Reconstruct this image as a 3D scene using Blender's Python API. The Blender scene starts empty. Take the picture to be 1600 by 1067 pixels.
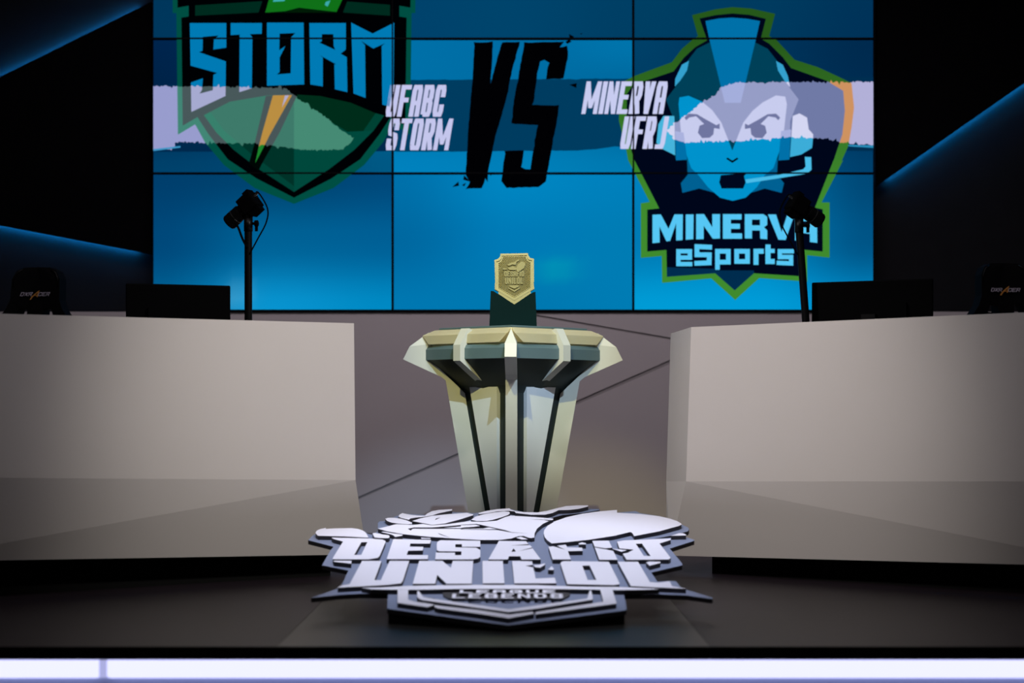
import bpy, bmesh, math, random
from mathutils import Vector, Matrix
from mathutils.geometry import delaunay_2d_cdt
random.seed(7)
S = bpy.context.scene
COL = S.collection
R = math.radians

# ---------------------------------------------------------------- camera
F = 2900.0            # focal length in pixels of the 1600 px wide frame
HOR = 645.0           # image row of the horizon
H = 0.708             # eye height above the stage floor
cam_d = bpy.data.cameras.new('camera')
cam = bpy.data.objects.new('camera', cam_d); COL.objects.link(cam)
cam.location = (0, 0, H); cam.rotation_euler = (R(90), 0, 0)
cam_d.sensor_width = 36.0; cam_d.lens = 36.0 * F / 1600
cam_d.shift_y = (HOR - 533.5) / 1600
cam_d.clip_end = 60
cam_d.dof.use_dof = True; cam_d.dof.focus_distance = 8.45; cam_d.dof.aperture_fstop = 1.9
S.camera = cam
S.view_settings.view_transform = 'Standard'; S.view_settings.look = 'None'
S.view_settings.gamma = 1; S.view_settings.exposure = 0.0
S.view_settings.use_curve_mapping = False
# ---------------------------------------------------------------- world
w = bpy.data.worlds.new('dark_hall'); S.world = w; w.use_nodes = True
w.node_tree.nodes['Background'].inputs[0].default_value = (0.9, 0.85, 1.0, 1)
w.node_tree.nodes['Background'].inputs[1].default_value = 0.004

# ---------------------------------------------------------------- lights of the stage rig, and an added fill
def light(name, kind, loc, target, energy, color, size=0.3, spot=None, blend=0.5):
    d = bpy.data.lights.new(name, kind); d.energy = energy; d.color = color
    if kind == 'SPOT':
        d.spot_size = R(spot); d.spot_blend = blend; d.shadow_soft_size = size
    else:
        d.shape = 'RECTANGLE'; d.size = size[0]; d.size_y = size[1]
    o = bpy.data.objects.new(name, d); COL.objects.link(o)
    o.location = loc
    o.rotation_euler = (Vector(target) - Vector(loc)).to_track_quat('-Z', 'Y').to_euler()
    return o
light('warm_spotlight', 'SPOT', (-0.78, 4.35, 4.02), (0, 8.45, 1.25), 640, (1.0, 0.91, 0.32), 0.015, 14.6, 0.85)
light('cool_spotlight', 'SPOT', (0.78, 4.35, 4.02), (0, 8.45, 1.25), 850, (0.56, 0.78, 1.0), 0.015, 14.6, 0.85)
light('sign_spotlight', 'SPOT', (0.0, 7.25, 5.4), (0, 7.03, 0.2), 900, (0.86, 0.88, 1.0), 0.10, 24, 0.8)
light('stage_wash', 'SPOT', (1.7, 5.0, 4.0), (-0.86, 7.85, 0.80), 640, (1.0, 0.94, 0.88), 0.15, 29, 1.0)
light('stage_wash', 'SPOT', (-1.7, 5.0, 4.0), (0.93, 7.9, 0.80), 640, (1.0, 0.93, 0.89), 0.15, 29, 1.0)
light('fill_wash', 'AREA', (0.0, 5.2, 5.4), (0, 7.9, 0.5), 40, (1.0, 0.93, 0.95), (6.0, 0.6)).data.spread = R(110)  # added soft fill, brightens the outer ends of the desks
light('wall_wash', 'AREA', (0.0, 8.9, 4.2), (0, 11.0, 0.7), 37, (1.0, 0.88, 0.95), (5.0, 0.5)).data.spread = R(95)

# ---------------------------------------------------------------- materials
def lin(c):
    return tuple(((v / 255) / 12.92 if v / 255 <= 0.04045 else ((v / 255 + 0.055) / 1.055) ** 2.4) for v in c)
def mat(name, color, rough=0.5, metal=0.0, noise=0.0, nscale=8.0, bump=0.0, spec=0.5, coat=0.0):
    m = bpy.data.materials.new(name); m.use_nodes = True
    nt = m.node_tree; b = nt.nodes['Principled BSDF']
    b.inputs['Base Color'].default_value = (*color, 1)
    b.inputs['Roughness'].default_value = rough; b.inputs['Metallic'].default_value = metal
    b.inputs['Specular IOR Level'].default_value = spec
    b.inputs['Coat Weight'].default_value = coat
    if noise or bump:
        tc = nt.nodes.new('ShaderNodeTexCoord'); n = nt.nodes.new('ShaderNodeTexNoise')
        n.inputs['Scale'].default_value = nscale; n.inputs['Detail'].default_value = 5
        nt.links.new(tc.outputs['Object'], n.inputs['Vector'])
        if noise:
            mx = nt.nodes.new('ShaderNodeMix'); mx.data_type = 'RGBA'
            mx.inputs['A'].default_value = (*[c * (1 - noise) for c in color], 1)
            mx.inputs['B'].default_value = (*[min(1, c * (1 + noise)) for c in color], 1)
            nt.links.new(n.outputs['Fac'], mx.inputs['Factor'])
            nt.links.new(mx.outputs['Result'], b.inputs['Base Color'])
        if bump:
            bp = nt.nodes.new('ShaderNodeBump'); bp.inputs['Strength'].default_value = bump
            bp.inputs['Distance'].default_value = 0.004
            nt.links.new(n.outputs['Fac'], bp.inputs['Height'])
            nt.links.new(bp.outputs['Normal'], b.inputs['Normal'])
    return m
def emit(name, color, strength):
    m = bpy.data.materials.new(name); m.use_nodes = True; nt = m.node_tree
    nt.nodes.remove(nt.nodes['Principled BSDF'])
    e = nt.nodes.new('ShaderNodeEmission'); e.inputs[0].default_value = (*color, 1); e.inputs[1].default_value = strength
    nt.links.new(e.outputs[0], nt.nodes['Material Output'].inputs[0]); return m
def screen_mat():
    m = emit('screen_image', (1, 1, 1), 1.0); nt = m.node_tree
    a = nt.nodes.new('ShaderNodeAttribute'); a.attribute_name = 'Col'
    e = [n for n in nt.nodes if n.type == 'EMISSION'][0]
    nt.links.new(a.outputs['Color'], e.inputs[0]); return m
M = dict(
    screen=screen_mat(),
    bezel=mat('black_bezel', (0.002, 0.002, 0.0025), 0.7, spec=0.03),
    black=mat('black_wall_paint', (0.007, 0.007, 0.008), 0.9, noise=0.2, spec=0.05),
    blackp=mat('black_plastic', (0.0012, 0.0012, 0.0015), 0.7, noise=0.1, spec=0.02),
    blackm=mat('black_metal', (0.0025, 0.0025, 0.003), 0.4, spec=0.12),
    kick=mat('black_kick_board', (0.005, 0.005, 0.005), 0.8, spec=0.1),
    wing=mat('matt_black_panel', (0.002, 0.002, 0.0025), 0.95, noise=0.2, spec=0.0),
    grey=mat('grey_wall_cladding', (0.30, 0.275, 0.285), 0.75, noise=0.05, nscale=3, spec=0.2),
    groove=mat('dark_groove', (0.17, 0.155, 0.16), 0.9),
    desk=mat('pale_desk_laminate', (0.60, 0.565, 0.54), 0.55, noise=0.03, nscale=2, bump=0.02, spec=0.3),
    worktop=mat('dark_worktop', (0.03, 0.03, 0.03), 0.5),
    floor=mat('dark_stage_floor', (0.0125, 0.0092, 0.0118), 0.38, noise=0.15, nscale=2.5, bump=0.03, spec=0.10),
    runner=mat('dark_runner_floor', (0.0105, 0.0105, 0.0095), 0.32, noise=0.15, nscale=2.5, bump=0.03, spec=0.2),
    edge=mat('black_stage_edge', (0.004, 0.004, 0.004), 0.7, spec=0.1),
    fascia=mat('blue_tinted_fascia', (0.62, 0.69, 0.92), 0.6),  # white fascia, with the bluish led light tinted into its colour
    white=mat('white_relief_board', (0.74, 0.75, 0.87), 0.55, noise=0.02, nscale=4, spec=0.3),
    side=mat('dark_cut_edge', (0.03, 0.028, 0.035), 0.6),
    board=mat('slate_backing_board', (0.19, 0.23, 0.36), 0.5, noise=0.05, nscale=5),
    bone=mat('off_white_lacquer', (0.52, 0.52, 0.465), 0.5, noise=0.02, nscale=3, spec=0.25),
    panel=mat('cool_white_lacquer', (0.86, 0.89, 0.91), 0.38, noise=0.02, nscale=3),
    teal=mat('teal_grey_lacquer', (0.085, 0.135, 0.150), 0.4, noise=0.06, nscale=6),
    dteal=mat('dark_teal_lacquer', (0.016, 0.027, 0.027), 0.5, noise=0.08, nscale=6),
    plate=mat('beige_lacquer', (0.74, 0.68, 0.47), 0.35, noise=0.03, nscale=5),
    tbase=mat('trophy_base_teal', (0.0012, 0.012, 0.0125), 0.5, noise=0.1, nscale=12, spec=0.05),
    gold=mat('cast_brass', (0.74, 0.63, 0.31), 0.30, metal=0.55, noise=0.08, nscale=30),
    darkbrass=mat('dark_reflection_brass', (0.40, 0.335, 0.15), 0.4, metal=0.55, noise=0.1, nscale=30),  # dark reflections in the metal put into the base colour
    fieldbrass=mat('dull_brass_field', (0.20, 0.165, 0.065), 0.45, metal=0.5, noise=0.15, nscale=40),  # brass of the field, darker and rougher than the border
    chairfab=mat('black_chair_vinyl', (0.0015, 0.0015, 0.002), 0.7, noise=0.1, spec=0.03),
    lace=mat('grey_embroidery', (0.22, 0.20, 0.25), 0.7),
    olace=mat('orange_embroidery', (0.30, 0.12, 0.012), 0.7),
    silver=mat('brushed_silver', (0.5, 0.5, 0.5), 0.3, metal=1.0),
    bluel=emit('blue_led', (0.01, 0.36, 0.95), 230.0),
    capglow=emit('glowing_led_cap', (0.55, 0.57, 1.0), 0.75),  # end caps given a weak glow of their own to soften the seam
    whitel=emit('white_led', (0.575, 0.585, 1.0), 1.55),
)

# ---------------------------------------------------------------- helpers
def P(u, v, Y):
    return Vector(((u - 800) / F * Y, Y, H - (v - HOR) / F * Y))
def new_obj(name, bm, m, parent=None, smooth=False):
    me = bpy.data.meshes.new(name)
    bmesh.ops.recalc_face_normals(bm, faces=bm.faces[:])
    if smooth:
        for f in bm.faces: f.smooth = True
    bm.to_mesh(me); bm.free()
    ms = m if isinstance(m, (list, tuple)) else [m]
    for k in ms: me.materials.append(k)
    o = bpy.data.objects.new(name, me); COL.objects.link(o)
    if parent is not None: o.parent = parent
    return o
def tag(o, label, cat, group=None):
    o['label'] = label; o['category'] = cat
    if group: o['group'] = group
    return o
def thing(name, label, cat, loc, rot=(0, 0, 0), group=None):
    o = bpy.data.objects.new(name, None); COL.objects.link(o)
    o.empty_display_size = 0.05
    o.location = loc; o.rotation_euler = rot
    return tag(o, label, cat, group)
def struct(o):
    o['kind'] = 'structure'; return o
def box(bm, c, s, rot=None):
    r = bmesh.ops.create_cube(bm, size=1.0)
    mtx = Matrix.Translation(c) @ (rot.to_4x4() if rot else Matrix.Identity(4)) @ Matrix.Diagonal((*s, 1))
    bmesh.ops.transform(bm, matrix=mtx, verts=r['verts']); return r['verts']
def bevel(bm, w, seg=2):
    bmesh.ops.bevel(bm, geom=[e for e in bm.edges if len(e.link_faces) == 2 and e.calc_face_angle(0) > 0.5],
                    offset=w, segments=seg, affect='EDGES', profile=0.6)
def cyl(bm, a, b, r1, r2=None, n=20):
    a = Vector(a); b = Vector(b); r2 = r1 if r2 is None else r2
    r = bmesh.ops.create_cone(bm, cap_ends=True, segments=n, radius1=r1, radius2=r2, depth=(b - a).length)
    q = (b - a).to_track_quat('Z', 'Y')
    bmesh.ops.transform(bm, matrix=Matrix.Translation((a + b) / 2) @ q.to_matrix().to_4x4(), verts=r['verts'])
def tube(bm, pts, r, n=8):
    pts = [Vector(p) for p in pts]; rings = []
    for i, p in enumerate(pts):
        d = (pts[min(i + 1, len(pts) - 1)] - pts[max(i - 1, 0)]).normalized()
        x = d.orthogonal().normalized() if i == 0 else (rings_x - d * rings_x.dot(d)).normalized()
        rings_x = x; y = d.cross(x)
        rings.append([bm.verts.new(p + (x * math.cos(2 * math.pi * k / n) + y * math.sin(2 * math.pi * k / n)) * r) for k in range(n)])
    for a, b in zip(rings, rings[1:]):
        for k in range(n): bm.faces.new((a[k], a[(k + 1) % n], b[(k + 1) % n], b[k]))
    bm.faces.new(rings[0][::-1]); bm.faces.new(rings[-1])
def spline(pts, n=6):
    pts = [Vector(p) for p in pts]; out = []
    q = [pts[0]] + pts + [pts[-1]]
    for i in range(1, len(q) - 2):
        for k in range(n):
            t = k / n; a, b, c, d = q[i - 1], q[i], q[i + 1], q[i + 2]
            out.append(0.5 * ((2 * b) + (c - a) * t + (2 * a - 5 * b + 4 * c - d) * t * t + (3 * b - a - 3 * c + d) * t ** 3))
    out.append(pts[-1]); return out
def area2(p):
    return sum(p[i][0] * p[(i + 1) % len(p)][1] - p[(i + 1) % len(p)][0] * p[i][1] for i in range(len(p)))
def ccw(p):
    p = [tuple(q[:2]) for q in p]
    return p if area2(p) > 0 else p[::-1]
def fill(outer, others=(), scale=1.0):
    """triangulate outer; returns verts, [(tri, set(ids))], id 0 = outer, 1.. = others"""
    vs, fs = [], []
    for p in [outer] + list(others):
        p = ccw(p); k = len(vs); vs += [Vector(q) for q in p]; fs.append(list(range(k, k + len(p))))
    r = delaunay_2d_cdt(vs, [], fs, 1, 1e-6 * scale, True)
    return r[0], [(tuple(f), set(i)) for f, i in zip(r[2], r[5]) if 0 in i]
def prism(bm, outer, holes, top, bot, m_top=0, m_side=0, scale=1.0):
    """outer / holes in 2D, top(p) and bot(p) map 2D points to 3D"""
    vs, ts = fill(outer, holes, scale)
    ts = [t for t, i in ts if i == {0}]
    used = sorted({k for t in ts for k in t})
    vt = {k: bm.verts.new(top(vs[k])) for k in used}; vb = {k: bm.verts.new(bot(vs[k])) for k in used}
    cnt = {}
    for t in ts:
        bm.faces.new([vt[k] for k in t]).material_index = m_top
        bm.faces.new([vb[k] for k in reversed(t)]).material_index = m_side
        for a, b in zip(t, t[1:] + t[:1]): cnt[(a, b)] = 1
    for a, b in list(cnt):
        if (b, a) not in cnt:
            bm.faces.new((vt[b], vt[a], vb[a], vb[b])).material_index = m_side
def prism_union(bm, polys, top, bot, m_top=0, m_side=0):
    """one closed relief from overlapping 2D polygons"""
    vs, fs = [], []
    for p in polys:
        p = ccw([tuple(q) for q in p])
        if abs(area2(p)) < 1e-10: continue
        k = len(vs); vs += [Vector(q) for q in p]; fs.append(list(range(k, k + len(p))))
    r = delaunay_2d_cdt(vs, [], fs, 1, 1e-6, True)
    ts = [tuple(f) for f, i in zip(r[2], r[5]) if len(i)]
    used = sorted({k for t in ts for k in t})
    vt = {k: bm.verts.new(top(r[0][k])) for k in used}; vb = {k: bm.verts.new(bot(r[0][k])) for k in used}
    ed = set()
    for t in ts:
        bm.faces.new([vt[k] for k in t]).material_index = m_top
        bm.faces.new([vb[k] for k in reversed(t)]).material_index = m_side
        for a, b in zip(t, t[1:] + t[:1]): ed.add((a, b))
    for a, b in ed:
        if (b, a) not in ed: bm.faces.new((vt[b], vt[a], vb[a], vb[b])).material_index = m_side
def poly3(bm, pts):
    return bm.faces.new([bm.verts.new(p) for p in pts])
def slab(bm, pts, off):
    """closed slab from a planar loop and an offset vector"""
    a = [bm.verts.new(p) for p in pts]; b = [bm.verts.new(Vector(p) + Vector(off)) for p in pts]
    bm.faces.new(a); bm.faces.new(b[::-1])
    for i in range(len(a)): bm.faces.new((a[i], b[i], b[(i + 1) % len(a)], a[(i + 1) % len(a)]))
def stroke(pts, wd, closed=False):
    """mitred thick polyline -> list of quads (2D)"""
    pts = [Vector(p) for p in pts]; n = len(pts); L, Rr = [], []
    for i in range(n):
        if closed: a, b, c = pts[i - 1], pts[i], pts[(i + 1) % n]
        else: a, b, c = pts[max(i - 1, 0)], pts[i], pts[min(i + 1, n - 1)]
        d1 = (b - a).normalized() if (b - a).length > 1e-9 else (c - b).normalized()
        d2 = (c - b).normalized() if (c - b).length > 1e-9 else d1
        n1 = Vector((-d1.y, d1.x)); n2 = Vector((-d2.y, d2.x)); m = (n1 + n2)
        m = m.normalized() if m.length > 1e-6 else n1
        s = wd / 2 / max(0.45, m.dot(n1))
        L.append(b + m * s); Rr.append(b - m * s)
    rng = range(n if closed else n - 1)
    return [[L[i], L[(i + 1) % n], Rr[(i + 1) % n], Rr[i]] for i in rng]
# stroke glyphs on a 0..1 by 0..1 cell (y up)
GL = {
 'U': [[(0, 1), (0, .12), (.12, 0), (.88, 0), (1, .12), (1, 1)]],
 'F': [[(0, 0), (0, 1), (1, 1)], [(0, .53), (.8, .53)]],
 'A': [[(0, 0), (0, .88), (.12, 1), (.88, 1), (1, .88), (1, 0)], [(0, .42), (1, .42)]],
 'B': [[(0, 0), (0, 1), (.85, 1), (1, .88), (1, .62), (.85, .52), (1, .42), (1, .12), (.85, 0), (0, 0)], [(0, .52), (.85, .52)]],
 'C': [[(1, .72), (1, .88), (.88, 1), (.12, 1), (0, .88), (0, .12), (.12, 0), (.88, 0), (1, .12), (1, .28)]],
 'S': [[(1, .74), (1, .88), (.88, 1), (.12, 1), (0, .88), (0, .64), (.12, .53), (.88, .47), (1, .36), (1, .12), (.88, 0), (.12, 0), (0, .12), (0, .26)]],
 'T': [[(0, 1), (1, 1)], [(.5, 1), (.5, 0)]],
 'O': [[(0, .12), (0, .88), (.12, 1), (.88, 1), (1, .88), (1, .12), (.88, 0), (.12, 0), (0, .12)]],
 'R': [[(0, 0), (0, 1), (.85, 1), (1, .88), (1, .6), (.85, .48), (0, .48)], [(.6, .48), (1, 0)]],
 'M': [[(0, 0), (0, 1), (.5, .35), (1, 1), (1, 0)]],
 'I': [[(.5, 0), (.5, 1)]],
 'N': [[(0, 0), (0, 1), (1, 0), (1, 1)]],
 'E': [[(1, 1), (0, 1), (0, 0), (1, 0)], [(0, .52), (.8, .52)]],
 'V': [[(0, 1), (.5, 0), (1, 1)]],
 'J': [[(1, 1), (1, .12), (.85, 0), (.1, 0)]],
 'D': [[(0, 0), (0, 1), (.8, 1), (1, .82), (1, .18), (.8, 0), (0, 0)]],
 'X': [[(0, 1), (1, 0)], [(0, 0), (1, 1)]],
 'L': [[(0, 1), (0, 0), (1, 0)]],
 'G': [[(1, .74), (1, .88), (.88, 1), (.12, 1), (0, .88), (0, .12), (.12, 0), (1, 0), (1, .48), (.55, .48)]],
}
def word(txt, x0, x1, y0, y1, wd, slant=0.0, gap=0.35, widths={}):
    """quads of a word filling x0..x1 (baseline y0 to cap height y1; any axis sense)"""
    tot = sum(widths.get(c, 1.0) for c in txt) + gap * (len(txt) - 1) * 1.0
    u = (x1 - x0) / tot; x = x0; out = []
    for c in txt:
        cw = widths.get(c, 1.0) * u
        if c in 'MNV':      # letters with diagonals, drawn as bold wedges
            t = wd / cw; k = .38 * t
            ps = {'M': [[(0, 0), (0, 1), (t * .9, 1), (t * .9, 0)], [(1 - t * .9, 0), (1 - t * .9, 1), (1, 1), (1, 0)], [(0, 1), (t * .9, 1), (.5 + k, .18), (.5 - k, .18)], [(1 - t * .9, 1), (1, 1), (.5 + k, .18), (.5 - k, .18)]],
                  'N': [[(0, 0), (0, 1), (t * .85, 1), (t * .85, 0)], [(1 - t * .85, 0), (1 - t * .85, 1), (1, 1), (1, 0)], [(0, 1), (t * .85, 1), (1, 0), (1 - t * .85, 0)]],
                  'V': [[(0, 1), (t, 1), (.5 + t * .5, 0), (.5 - t * .5, 0)], [(1 - t, 1), (1, 1), (.5 + t * .5, 0), (.5 - t * .5, 0)]]}[c]
            for pp in ps:
                q = [(x + a * cw, y0 + b * (y1 - y0)) for a, b in pp]
                out.append([(a + slant * abs(b - y0), b) for a, b in q])
            x += cw + gap * u; continue
        for pl in GL[c]:
            lo, hi = min(y0, y1), max(y0, y1)
            q = [(x + wd / 2 + a * (cw - wd), y0 + (b * (abs(y1 - y0) - wd) + wd / 2) * (1 if y1 > y0 else -1)) for a, b in pl]
            if q[0] != q[-1]:
                for a, b in ((0, 1), (-1, -2)):
                    d = (Vector(q[a]) - Vector(q[b])).normalized() * wd / 2
                    if c in 'UFABCTORMINEJDLHSG' or c == 'V': q[a] = (q[a][0] + d.x, q[a][1] + d.y)
            for quad in stroke(q, wd):
                quad = [(min(max(v[0], x - wd * .05), x + cw + wd * .05), min(max(v[1], lo), hi)) for v in quad]
                out.append([(v[0] + slant * abs(v[1] - y0), v[1]) for v in quad])
        x += cw + gap * u
    return out

# ================================================================ SETTING
YW = 10.94      # front of the grey cladding
YS = 10.95     # face of the video wall
SE = H * F / (1010 - HOR)   # stage edge distance
XL, XR = -0.712, 0.600      # joints between the floor sheets
bm = bmesh.new()
for x0, x1 in ((-6, XL - .0015), (XR + .0015, 6)):
    box(bm, ((x0 + x1) / 2, (SE + 11.2) / 2, -0.02), (x1 - x0, 11.2 - SE, 0.04))
struct(new_obj('floor', bm, M['floor']))
bm = bmesh.new(); box(bm, ((XL + XR) / 2, (SE + 11.2) / 2, -0.02), (XR - XL, 11.2 - SE, 0.04))
struct(new_obj('floor_runner', bm, M['runner']))
bm = bmesh.new(); box(bm, (0, SE - 0.006, -0.0155), (12, 0.012, 0.031)); bevel(bm, 0.002)
struct(new_obj('trim_1', bm, M['edge']))
bm = bmesh.new(); box(bm, (0, SE + 0.10, -0.35), (12, 0.03, 0.632)); struct(new_obj('wall_front', bm, M['fascia']))
bm = bmesh.new(); box(bm, (0, 2.4, -0.67), (14, 7.5, 0.04)); struct(new_obj('floor_hall', bm, M['black']))
# bars of light under the lip of the stage
gapx = (155 - 800) / F * SE
for k, (x0, x1) in enumerate(((gapx - 2.4, gapx - 0.011), (gapx + 0.011, gapx + 3.6))):
    t = thing('led_bar', ['cool white led bar under the left end of the stage edge', 'long cool white led bar under the middle and right of the stage edge'][k], 'led light', ((x0 + x1) / 2, SE + 0.062, -0.074), group='led bars under the stage edge')
    bm = bmesh.new(); box(bm, (0, 0, 0), (x1 - x0, .03, .060)); bevel(bm, .012, 3); new_obj('diffuser', bm, M['whitel'], t)
    for s in (-1, 1):
        bm = bmesh.new(); box(bm, (s * ((x1 - x0) / 2 + .005), 0, 0), (.010, .030, .058)); bevel(bm, .003, 1); new_obj('end_cap', bm, M['capglow'], t)

# black wall behind everything, wings beside the video wall
bm = bmesh.new(); box(bm, (0, 11.13, 2.4), (12, 0.06, 4.8)); struct(new_obj('wall_back', bm, M['black']))
# grey cladding, three slabs parted by slanting grooves
def clad(bm, pts):
    slab(bm, [P(u, v, YW) for u, v in pts], (0, 0.07, 0))
yb = HOR + H * F / YW; g = 2.6
l1 = lambda x: 777 - 0.4385 * (x - 562.5); l2 = lambda x: 493.4 + 0.179 * (x - 838)
xi = 1091.0
while l2(xi) < l1(xi): xi += 0.5
x2 = 838 - 6.4 / 0.179 
bm = bmesh.new()
clad(bm, [(-700, 487), (x2 - 9, 487), (xi - 4, l2(xi) - 1), (562.5 - (yb - 777) / 0.4385 - 4, yb), (-700, yb)])
clad(bm, [(x2 + 9, 487), (2300, 487), (2300, l2(xi) - g + 30), (xi + 4, l2(xi) - g - .5)])
clad(bm, [(xi + 3, l2(xi) + g), (2300, l2(xi) + g + 30), (2300, yb), (562.5 - (yb - 777) / 0.4385 + 4, yb)])
o = struct(new_obj('wall_cladding', bm, M['grey']))
bm = bmesh.new(); slab(bm, [P(u, v, YW + .005) for u, v in ((-700, 489), (2300, 489), (2300, yb - 2), (-700, yb - 2))], (0, .02, 0))
struct(new_obj('trim_2', bm, M['groove']))
# slanting black wing panels standing proud of the back wall
bm = bmesh.new()
slab(bm, [P(u, v, 11.03) for u, v in ((-260, 249), (236, 3), (236, 397), (-260, 303))], (0, 0.035, 0))
struct(new_obj('wall_left', bm, M['wing']))
bm = bmesh.new()
slab(bm, [P(u, v, 11.03) for u, v in ((1370, 291), (1370, -260), (1900, -260), (1900, -79))], (0, 0.035, 0))
struct(new_obj('wall_right', bm, M['wing']))
def led(p, q, inset, name, label):
    a = P(*p, 11.081); b = P(*q, 11.081); t = thing('led_strip', label, 'led light', (a + b) / 2, group='blue led strips behind the black wall panels')
    a2 = a - (a + b) / 2; b2 = b - (a + b) / 2; off = Vector((0, 0, inset))
    bm = bmesh.new(); tube(bm, [a2 + off, b2 + off], 0.004, 6); new_obj('diffuser', bm, M['bluel'], t)
    bm = bmesh.new(); d = (b2 - a2); 
    q = Vector((0, -.005, 0)); zz = Vector((0, 0, .006))
    slab(bm, [a2 + off + q - zz, b2 + off + q - zz, b2 + off + q + zz, a2 + off + q + zz], (0, -0.009, 0)); new_obj('channel', bm, M['blackm'], t)
led((-240, 239), (218, 12), -0.009, 'a', 'blue led strip along the upper slanting edge of the left black panel')
led((-240, 307), (216, 393), 0.009, 'b', 'blue led strip along the lower slanting edge of the left black panel')
led((1384, 281), (1860, -51), 0.009, 'c', 'blue led strip along the slanting edge of the right black panel')

# ================================================================ VIDEO WALL
vw = thing('video_wall', 'wide blue video wall of nine displays showing two team crests', 'video wall', P(802, 487, YS))
VO = vw.location
XS = [238, 613.5, 989.5, 1366]; VS_ = [-149, 61, 271, 485.5]
def colmesh(name, polys, parent):
    """polys: list of (list of 3D points, list of linear colours)"""
    me = bpy.data.meshes.new(name); vs, fs, cs = [], [], []
    for pts, cols in polys:
        k = len(vs); vs += [tuple(p) for p in pts]; fs.append(list(range(k, k + len(pts)))); cs += cols
    me.from_pydata(vs, [], fs); a = me.color_attributes.new('Col', 'FLOAT_COLOR', 'CORNER')
    for i, l in enumerate(me.loops): a.data[i].color = (*cs[l.vertex_index], 1)
    me.materials.append(M['screen']); o = bpy.data.objects.new(name, me); COL.objects.link(o); o.parent = parent
    return o
# colours shown by each display: rows of samples, top to bottom, left to right
BASE = [
 [[(0, 50, 88), (0, 52, 92), (0, 62, 102)], [(0, 55, 92), (0, 60, 100), (0, 70, 110)]],
 [[(0, 66, 104), (0, 68, 108), (0, 66, 104)], [(0, 66, 108), (0, 68, 108), (0, 62, 100)]],
 [[(0, 66, 104), (0, 62, 100), (0, 56, 92)], [(0, 62, 98), (0, 58, 95), (0, 50, 88)]],
 [[(0, 36, 76), (0, 48, 88), (0, 100, 150)], [(0, 34, 70), (0, 50, 90), (0, 96, 142)], [(0, 66, 108), (0, 70, 114), (0, 88, 132)]],
 [[(0, 112, 168), (0, 108, 164), (0, 116, 172)], [(0, 112, 168), (0, 110, 164), (0, 98, 150)], [(0, 130, 190), (0, 128, 186), (0, 122, 178)]],
 [[(0, 64, 104), (0, 52, 92), (0, 42, 78)], [(0, 60, 98), (0, 52, 88), (0, 44, 82)], [(0, 112, 170), (0, 96, 150), (0, 64, 108)]],
 [[(0, 62, 108), (0, 66, 110), (0, 72, 122)], [(0, 72, 122), (0, 98, 150), (0, 96, 150)], [(0, 100, 150), (8, 148, 208), (0, 138, 196)]],
 [[(0, 112, 170), (0, 134, 194), (0, 128, 188)], [(0, 104, 160), (0, 122, 182), (0, 124, 180)], [(0, 120, 178), (0, 120, 176), (0, 124, 180)]],
 [[(0, 128, 188), (0, 116, 174), (0, 72, 118)], [(0, 122, 180), (0, 130, 190), (0, 84, 134)], [(0, 156, 214), (0, 156, 216), (0, 138, 198)]],
]
def sample(tab, s, t):
    nr, nc = len(tab), len(tab[0]); y = t * (nr - 1); x = s * (nc - 1)
    j = min(int(y), nr - 2); i = min(int(x), nc - 2); fy = y - j; fx = x - i
    fx = fx * fx * (3 - 2 * fx); fy = fy * fy * (3 - 2 * fy)
    c = [0, 0, 0]
    for k in range(3):
        a = tab[j][i][k] * (1 - fx) + tab[j][i + 1][k] * fx; b = tab[j + 1][i][k] * (1 - fx) + tab[j + 1][i + 1][k] * fx
        c[k] = a * (1 - fy) + b * fy
    return c
for r in range(3):
    for c in range(3):
        u0, u1, v0, v1 = XS[c] + .8, XS[c + 1] - .8, VS_[r] + .8, VS_[r + 1] - .8
        bm = bmesh.new(); a = P(u0, v1, YS); b = P(u1, v0, YS)
        box(bm, ((a.x + b.x) / 2 - VO.x, 0.04, (a.z + b.z) / 2 - VO.z), (b.x - a.x, 0.08, b.z - a.z)); bevel(bm, 0.002, 1)
        d = new_obj('display', bm, M['bezel'], vw)
        polys = []; N, K = 18, 12
        u0 += 1.1; u1 -= 1.1; v0 += 1.1; v1 -= 1.1
        for i in range(N):
            for j in range(K):
                q = [(i, j + 1), (i + 1, j + 1), (i + 1, j), (i, j)]
                cols = []
                for (s, t) in q:
                    cc = sample(BASE[r * 3 + c], s / N, t / K)
                    if (r, c) == (2, 1):   # pale glints in the shown picture
                        uu, vv = u0 + (u1 - u0) * s / N, v0 + (v1 - v0) * t / K
                        gl = math.exp(-(((uu - 868) / 34) ** 2 + ((vv - 421) / 17) ** 2)); cc[1] += 26 * gl; cc[2] += 2 * gl
                    if (r, c) == (2, 0):
                        uu, vv = u0 + (u1 - u0) * s / N, v0 + (v1 - v0) * t / K
                        gl = math.exp(-(((uu - 372) / 22) ** 2 + ((vv - 462) / 26) ** 2)); cc[0] += 50 * gl; cc[1] += 22 * gl; cc[2] += 14 * gl
                    cols.append(lin(cc))
                polys.append(([P(u0 + (u1 - u0) * s / N, v0 + (v1 - v0) * t / K, YS - 0.001) - VO for s, t in q], cols))
        colmesh('screen', polys, d)

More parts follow.
